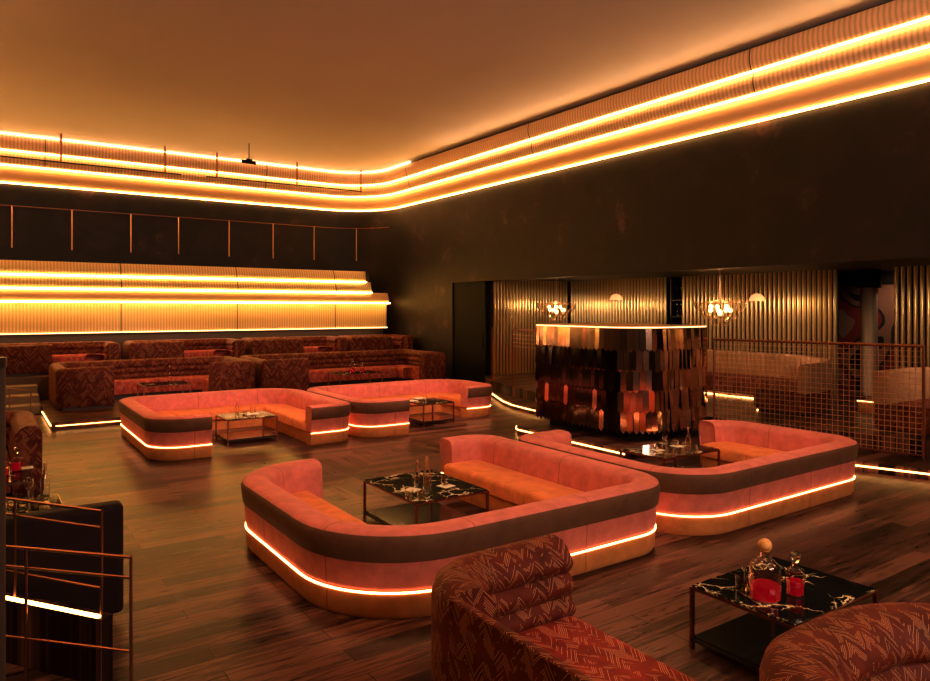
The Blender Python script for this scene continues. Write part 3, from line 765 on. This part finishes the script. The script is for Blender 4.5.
# arc-length sampled scale rows
dense = rpath(BP, BR, .012, 24, .03); S = [0]
for i in range(1, len(dense)): S.append(S[-1] + (dense[i] - dense[i - 1]).length)
def atS(s):
    s = max(0, min(S[-1] - 1e-4, s))
    lo = 0; hi = len(S) - 1
    while hi - lo > 1:
        mid = (lo + hi) // 2
        if S[mid] <= s: lo = mid
        else: hi = mid
    t = (s - S[lo]) / (S[hi] - S[lo]); return dense[lo].lerp(dense[hi], t), (dense[hi] - dense[lo]).normalized()
rows_n = 5; H = (2.05 - .33) / rows_n; W = .105
for r in range(rows_n):
    b = MB(); ztop = 2.05 - r * H; zbot = ztop - H - .05
    s0 = (.5 if r % 2 else 0) * W; cnt = int((S[-1] - s0) / W)
    for k in range(cnt):
        s = s0 + (k + .5) * W; p, tg = atS(s); nn = Vector((tg.y, -tg.x))
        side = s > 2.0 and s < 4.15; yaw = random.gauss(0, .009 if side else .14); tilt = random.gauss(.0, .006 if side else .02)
        tg2 = tg * math.cos(yaw) + nn * math.sin(yaw)
        def pt(a, z, out): q = p + tg2 * a + nn * out; return (q.x, q.y, z)
        oT = .0; oB = .010 + tilt * .6
        w = W * .49; hgt = .045 if r < rows_n - 1 else .06
        uvv = [(k * 1.7 + r * 31.1, r * 3.3)] * 5
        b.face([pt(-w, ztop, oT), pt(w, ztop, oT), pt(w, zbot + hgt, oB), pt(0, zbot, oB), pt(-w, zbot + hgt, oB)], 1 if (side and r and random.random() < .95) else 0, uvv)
    part('mirror_scale_row', b, [M['mirror'], M['dark_reflection']], bar)

# wire-mesh railing right
rl = thing('mesh_railing', 'copper railing filled with square wire mesh in front of the right lounge', 'railing', (11.2, 6.3, .15))
A = Vector((10.97, 7.98)); B = Vector((11.57, 4.78)); Lr = (B - A).length; dr = (B - A) / Lr
b = MB(); b.tube([(A.x, A.y, 1.83), (B.x, B.y, 1.83)], .024, 8); part('top_rail', b, M['copper'], rl)
b = MB(); b.tube([(A.x, A.y, .2), (B.x, B.y, .2)], .014, 8); part('bottom_rail', b, M['copper'], rl)
for t in (0, 1.0):
    p = A.lerp(B, t); b = MB(); b.tube([(p.x, p.y, .15), (p.x, p.y, 1.85)], .022, 8); part('post', b, M['copper'], rl)
p = B + dr * .1; b = MB(); b.tube([(p.x, p.y, .15), (p.x, p.y, 1.85)], .022, 8); part('post', b, M['copper'], rl)
b = MB(); k = 0
while k * .083 < Lr:
    p = A + dr * k * .083; b.tube([(p.x, p.y, .2), (p.x, p.y, 1.81)], .0055, 4); k += 1
z = .26
while z < 1.8: b.tube([(A.x, A.y, z), (B.x, B.y, z)], .0055, 4); z += .083
part('wire_mesh', b, M['brass'], rl)
# small railing left of the booth
rl2 = thing('metal_railing', 'copper railing with thin horizontal wires between the dark doorway and the mirrored booth', 'railing', (11.2, 14.2, .4))
RP = [(11.75, 15.75), (11.28, 14.25), (11.03, 12.9), (11.03, 11.6)]
b = MB(); b.tube([(p[0], p[1], 1.85) for p in RP[1:]], .02, 6); part('top_rail', b, M['copper'], rl2)
for z in (1.72, 1.62, 1.52, 1.42): b = MB(); b.tube([(p[0], p[1], z) for p in RP[1:]], .006, 5); part('wire', b, M['brass'], rl2)
for p in RP: b = MB(); b.tube([(p[0], p[1], .4), (p[0], p[1], 1.86)], .022, 6); part('post', b, M['copper'], rl2)

# ------------------------------------------------------------------ recess: fluted gold panels
def flutes(label, a, bb, z0, z1, nrm, pitch=.12, name='fluted_panel'):
    A = Vector(a); B = Vector(bb); Ln = (B - A).length; d = (B - A) / Ln; n = Vector(nrm)
    root = thing(name, label, 'wall panel', (a[0], a[1], z0))
    b = MB(); cnt = int(Ln / pitch)
    for i in range(cnt):
        rows = []
        for j in range(9):
            t = j / 8; sd = (i + .04 + t * .72) * pitch; q = A + d * sd + n * (.05 * math.sin(PI * t)); rows.append([(q.x, q.y, z0), (q.x, q.y, z1)])
        b.grid(rows)
        q0 = A + d * (i + .76) * pitch; q1 = A + d * (i + 1.04) * pitch
        b.face([(q0.x, q0.y, z0), (q1.x, q1.y, z0), (q1.x, q1.y, z1), (q0.x, q0.y, z1)], 1)
    part('ribbed_sheet', b, [M['flute_gold'], M['black']], root, smooth=50)
    b = MB(); b.box((min(a[0], bb[0]) - (.03 if abs(n.y) < .5 else 0), min(a[1], bb[1]), z0), (max(a[0], bb[0]) + .04, max(a[1], bb[1]) + (.05 if abs(n.y) > .5 else 0), z0 + .06)) 
    part('bottom_rail', b, M['brass'], root)
    return root
FX = 15.6
flutes('gold fluted panel on the end wall of the recess beside the dark doorway', (12.56, 16.8), (15.6, 16.8), .4, 3.25, (0, -1))
flutes('gold fluted panel behind the mirrored booth, left of the dark bottle niche', (FX, 16.7), (FX, 12.75), .4, 3.25, (-1, 0))
flutes('gold fluted panel behind the curved tan banquette, left of the painted mural', (FX, 12.35), (FX, 8.15), .4, 3.25, (-1, 0))
flutes('gold fluted panel at the right edge of the view, right of the painted mural', (FX, 7.0), (FX, 1.0), .4, 3.25, (-1, 0))
nic = thing('shelf_niche', 'narrow dark niche with lit bottles between two fluted panels', 'niche', (FX + .2, 12.55, .4))
b = MB(); b.box((FX + .35, 12.35, .4), (FX + .4, 12.75, 3.25)); part('back_panel', b, M['black'], nic)
for y in (12.35, 12.73): b = MB(); b.box((FX, y, .4), (FX + .35, y + .02, 3.25)); part('side_panel', b, M['dark_metal'], nic)
for z in (1.7, 2.15, 2.6): b = MB(); b.box((FX + .02, 12.37, z), (FX + .35, 12.73, z + .02)); part('shelf', b, M['dark_metal'], nic)
for k, (y, z) in enumerate(((12.48, 2.62), (12.62, 2.62), (12.48, 2.17), (12.62, 2.17))):
    put('bottle', 0, 0, z, ['left clear bottle on the top shelf of the dark niche', 'right clear bottle on the top shelf of the dark niche', 'left clear bottle on the lower shelf of the dark niche', 'right clear bottle on the lower shelf of the dark niche'][k], at=(FX + .12, y), s=.9)
# mural and column
mu = thing('wall_mural', 'abstract red, tan and black painted mural seen between the fluted panels', 'mural', (17.4, 7.5, .4))
b = MB(); b.box((17.45, 4.5, .4), (17.58, 9.8, 2.95)); part('painted_panel', b, M['mural'], mu)
b = MB(); b.box((17.42, 4.5, 2.95), (17.58, 9.8, 3.0)); part('top_edge', b, M['dark_metal'], mu)
col = thing('round_column', 'pale round column in front of the painted mural', 'column', (16.3, 7.6, .4))
s_ = (869 - 465) / 705; dd = 16.3 / (.5664 + .8241 * s_); cy = dd * (.8241 - .5664 * s_)
b = MB(); b.lathe([(.17, .46), (.17, 2.85)], (16.3, cy, 0), 28); part('shaft', b, simple('column_paint', (.45, .33, .22), .45), col, smooth=50)
b = MB(); b.lathe([(.19, .4), (.19, .46)], (16.3, cy, 0), 28); part('base', b, M['dark_metal'], col, smooth=50)
b = MB(); b.lathe([(.24, 2.85), (.24, 3.25)], (16.3, cy, 0), 28); part('collar', b, M['black'], col, smooth=50)

# recess banquettes: tan leather shell over dark red seat
def tanb(label, pts, rad, loc, led=True):
    zb = .4
    root = thing('tan_banquette', label, 'banquette', loc)
    b = MB(); sweep(b, pts, rad, [(0, zb + .42), (.03, zb + .9), (.01, zb + .95), (-.05, zb + .97), (-.14, zb + .95), (-.17, zb + .9), (-.2, zb + .42)], 0, na=14, step=.4); part('backrest', b, M['tan'], root, smooth=50, bevel=.01)
    b = MB(); sweep(b, pts, rad, [(-.02, zb + .05), (-.02, zb + .42), (-.21, zb + .42), (-.21, zb + .44), (-1.04, zb + .44), (-1.08, zb + .38), (-1.08, zb + .1), (-1.0, zb + .05)], 0, na=14, step=.4); part('seat', b, M['jac'], root, smooth=40)
    b = MB(); sweep(b, pts, rad, [(-.06, zb), (-.06, zb + .05), (-.98, zb + .05), (-.98, zb)], 0, na=14); part('plinth', b, M['dark_metal'], root)
    b = MB(); sweep(b, pts, rad, [(-.99, zb + .005), (-1.01, zb + .005), (-1.01, zb + .03), (-.99, zb + .03)], 0, na=14); part('led_strip', b, M['led_floor'], root)
tanb('curved tan leather banquette behind the wire mesh railing, right of the booth', [(12.45, 7.08), (14.95, 7.08), (14.95, 11.9)], [2.2], (14.4, 9.4, .4))
tanb('curved tan leather banquette at the right edge of the view, partly cut off', [(14.95, 2.6), (14.95, 5.75), (12.1, 5.75)], [2.0], (14.4, 3.5, .4))
tanb('dim tan banquette seen between the doorway and the mirrored booth', [(12.9, 13.1), (14.95, 13.1), (14.95, 16.2)], [.8], (14.4, 14.5, .4))
b = MB(); b.box((14.0, 6.3, .4), (14.45, 6.95, .62)); st = thing('step', 'low orange lit step between the two tan banquettes', 'step', (14.2, 6.6, .4)); part('tread', b, simple('lit_step', (.6, .27, .1), .5, noise=5), st, bevel=.01)
b = MB(); b.box((13.98, 6.3, .6), (14.0, 6.95, .615)); part('led_strip', b, M['led_thin'], st)

# ------------------------------------------------------------------ chandeliers and dome sconces
def chandelier():
    o = thing('chandelier', 'x', 'chandelier')
    b = MB(); b.tube([(0, 0, .18), (0, 0, .85)], .008, 6); part('cord', b, M['brass'], o, local=True)
    b = MB(); b.lathe([(.06, .845), (.06, .86), (.001, .87)], n=16); part('ceiling_rose', b, M['brass'], o, local=True)
    b = MB()
    for r, z in ((.34, .1), (.22, .14)): b.tube([(r * math.cos(t), r * math.sin(t), z) for t in [2 * PI * k / 24 for k in range(24)]], .008, 5, closed=True)
    for k in range(6):
        t = 2 * PI * k / 6; b.tube([(0, 0, .18), (.34 * math.cos(t), .34 * math.sin(t), .1)], .006, 5)
    part('frame', b, M['brass'], o, local=True)
    for k in range(8):
        t = 2 * PI * k / 7; r = .19 if k < 7 else 0; zz = .03 if k % 2 else -.05
        if k == 7: zz = -.12
        b = MB(); b.lathe([(.04 * math.sin(a) + .0002, zz - .05 * math.cos(a)) for a in [PI * j / 8 for j in range(9)]], (r * math.cos(t), r * math.sin(t), 0), 12)
        part('bulb', b, M['bulb'], o, smooth=60, local=True)
    for ring, (R_, z, n, rad) in enumerate(((.46, .04, 12, .12), (.34, -.12, 9, .12), (.17, -.27, 5, .12))):
        for k in range(n):
            t = 2 * PI * (k + .5 * (ring % 2)) / n; cx, cyy = R_ * math.cos(t), R_ * math.sin(t)
            nrm = Vector((math.cos(t), math.sin(t), -.35)).normalized(); ta = Vector((-math.sin(t), math.cos(t), 0)); tb = nrm.cross(ta)
            b = MB(); cc = Vector((cx, cyy, z))
            f0 = [cc + (ta * math.cos(q) + tb * math.sin(q)) * rad for q in [2 * PI * j / 20 for j in range(20)]]
            f1 = [p_ + nrm * .008 for p_ in f0]
            b.grid([f0 + [f0[0]], f1 + [f1[0]]]); b.face(f0[::-1]); b.face(f1); b.tube([q_ + nrm * .004 for q_ in f0], .005, 4, closed=True, mi=1)
            part('glass_disc', b, [M['glass'], M['brass']], o, local=True)
    return o
ch = chandelier()
for k, (px, lab) in enumerate(((556.5, 'glass disc chandelier left, hanging over the far end of the mirrored booth'), (720, 'glass disc chandelier right, hanging beyond the right end of the mirrored booth'))):
    c = ch if k == 0 else copy_tree(ch)
    s = (px - 465) / 705; d = 13.4 / (.5664 + .8241 * s); v = pxy(px, d)
    c.location = (v.x, v.y, 2.4); c['label'] = lab; c['group'] = 'glass disc chandeliers'; c.scale = (1.12, 1.12, 1.0)
    l = bpy.data.lights.new('chandelier_light', 'POINT'); l.energy = 26; l.color = (1, .5, .2); l.shadow_soft_size = .05
    lo = bpy.data.objects.new('chandelier_light', l); C.objects.link(lo); lo.location = (v.x, v.y, 2.32)
def dome():
    o = thing('dome_sconce', 'x', 'wall lamp')
    b = MB(); b.lathe([(.18 * math.cos(a) + .0001, .18 * math.sin(a)) for a in [PI / 2 * j / 8 for j in range(9)]], n=24); part('shade', b, M['sconce'], o, smooth=60, local=True)
    b = MB(); b.tube([(0, 0, .1), (.24, 0, .1)], .012, 6); part('arm', b, M['brass'], o, local=True)
    return o
dm = dome()
for k, (px, py, lab) in enumerate(((616, 300, 'small dome wall lamp on the fluted panel above the booth'), (757, 301, 'small dome wall lamp on the fluted panel right of the right chandelier'))):
    c = dm if k == 0 else copy_tree(dm); s = (px - 465) / 705; d = 15.3 / (.5664 + .8241 * s); v = pxy(px, d)
    c.location = (v.x, v.y, hz(py, d)); c['label'] = lab; c['group'] = 'dome wall lamps'

# ------------------------------------------------------------------ lights
def area(loc, tgt, e, col, sx, sy=None, name='lamp', spread=None):
    l = bpy.data.lights.new(name, 'AREA'); l.energy = e; l.color = col; l.size = sx
    if sy: l.shape = 'RECTANGLE'; l.size_y = sy
    if spread: l.spread = spread
    o = bpy.data.objects.new(name, l); C.objects.link(o); o.location = loc
    o.rotation_euler = (Vector(tgt) - Vector(loc)).to_track_quat('-Z', 'Y').to_euler(); return o
def spot(loc, tgt, e, col, ang=50, blend=.8, r=.15):
    l = bpy.data.lights.new('spot', 'SPOT'); l.energy = e; l.color = col; l.spot_size = math.radians(ang); l.spot_blend = blend; l.shadow_soft_size = r
    o = bpy.data.objects.new('spot', l); C.objects.link(o); o.location = loc
    o.rotation_euler = (Vector(tgt) - Vector(loc)).to_track_quat('-Z', 'Y').to_euler(); return o
WARM = (1, .62, .42); PK = (1, .55, .40)
spot((4.0, 7.2, 7.1), (3.95, 6.4, 0), 480, WARM, 46)
spot((7.6, 6.0, 7.1), (7.7, 6.0, 0), 540, WARM, 42)
spot((4.6, 8.4, 7.1), (3.9, 13.4, .2), 2200, PK, 32)
spot((6.2, 7.6, 7.1), (7.5, 13.4, .2), 2400, PK, 32)
spot((3.5, 8.8, 7.1), (3.8, 19.6, .6), 1900, PK, 26)
spot((5.5, 7.6, 7.1), (8.0, 19.6, .6), 1100, PK, 22)
spot((4.6, 2.2, 7.0), (4.7, 2.9, 0), 150, WARM, 34)
spot((2.8, 2.6, 7.0), (2.7, 3.0, 0), 60, PK, 28)
spot((5.0, 8.2, 7.1), (5.0, 9.6, 0), 420, PK, 45)
spot((.5, 8.6, 7.1), (.4, 10.5, 0), 120, PK, 40)
area((4.5, -3.5, 4.6), (5.5, 9, 7.35), 520, (1, .72, .52), 5, 1.5, 'ceiling_fill')  # unseen fill light added behind the camera to brighten the ceiling
area((2.5, 13, 5.9), (5, 15, 7.36), 0.1, (1, .6, .36), .4, 3, 'ceiling_fill')  # second added ceiling fill, nearly off
area((WX - .6, 9, 6.9), (WX - 4.5, 9, 7.4), 35, (1, .66, .44), 18, .1, 'cove_uplight')
area((4.5, PY - .14, 1.68), (4.5, PY - .6, 0.4), 55, (1, .55, .26), 14, .1, 'panel_downlight')
for y in (15.4, 13.6, 11.2, 9.2, 5.4, 3.2):
    area((14.9, y, 2.5), (15.6, y, 2.1), 9, (1, .75, .45), .6, .12, 'wall_washer')
area((13.6, 16.2, 2.5), (13.6, 16.8, 2.2), 9, (1, .75, .45), .6, .12, 'wall_washer')
spot((9.6, 5.6, 7.1), (9.9, 7.9, 1.0), 700, (1, .6, .42), 30, r=.3)  # added spot to put highlights on the booth's front scales
spot((13.2, 9.4, 3.15), (14.4, 9.2, .9), 210, (1, .62, .4), 100)
spot((12.8, 4.6, 3.15), (14.0, 4.8, .9), 130, (1, .62, .4), 100)
spot((16.4, 7.4, 3.1), (17.4, 7.5, 2.0), 60, (1, .7, .5), 120)

w = bpy.data.worlds.new('world'); sc.world = w; w.use_nodes = True
w.node_tree.nodes['Background'].inputs[0].default_value = (1, .5, .3, 1); w.node_tree.nodes['Background'].inputs[1].default_value = .02

# ------------------------------------------------------------------ camera
cd = bpy.data.cameras.new('camera'); cam = bpy.data.objects.new('camera', cd); C.objects.link(cam)
cd.sensor_width = 36; cd.lens = 705 / 930 * 36; cd.shift_y = -(340.5 - 308) / 930
cam.location = (0, 0, CAMZ)
cam.rotation_euler = Vector((.5664, .8241, 0)).to_track_quat('-Z', 'Y').to_euler()
cd.clip_start = .05
sc.camera = cam
sc.view_settings.view_transform = 'Standard'; sc.view_settings.look = 'None'
sc.view_settings.exposure = .16; sc.view_settings.gamma = .86
sc.cycles.max_bounces = 8; sc.cycles.sample_clamp_indirect = 4; sc.cycles.use_denoising = True
sc.cycles.caustics_reflective = False
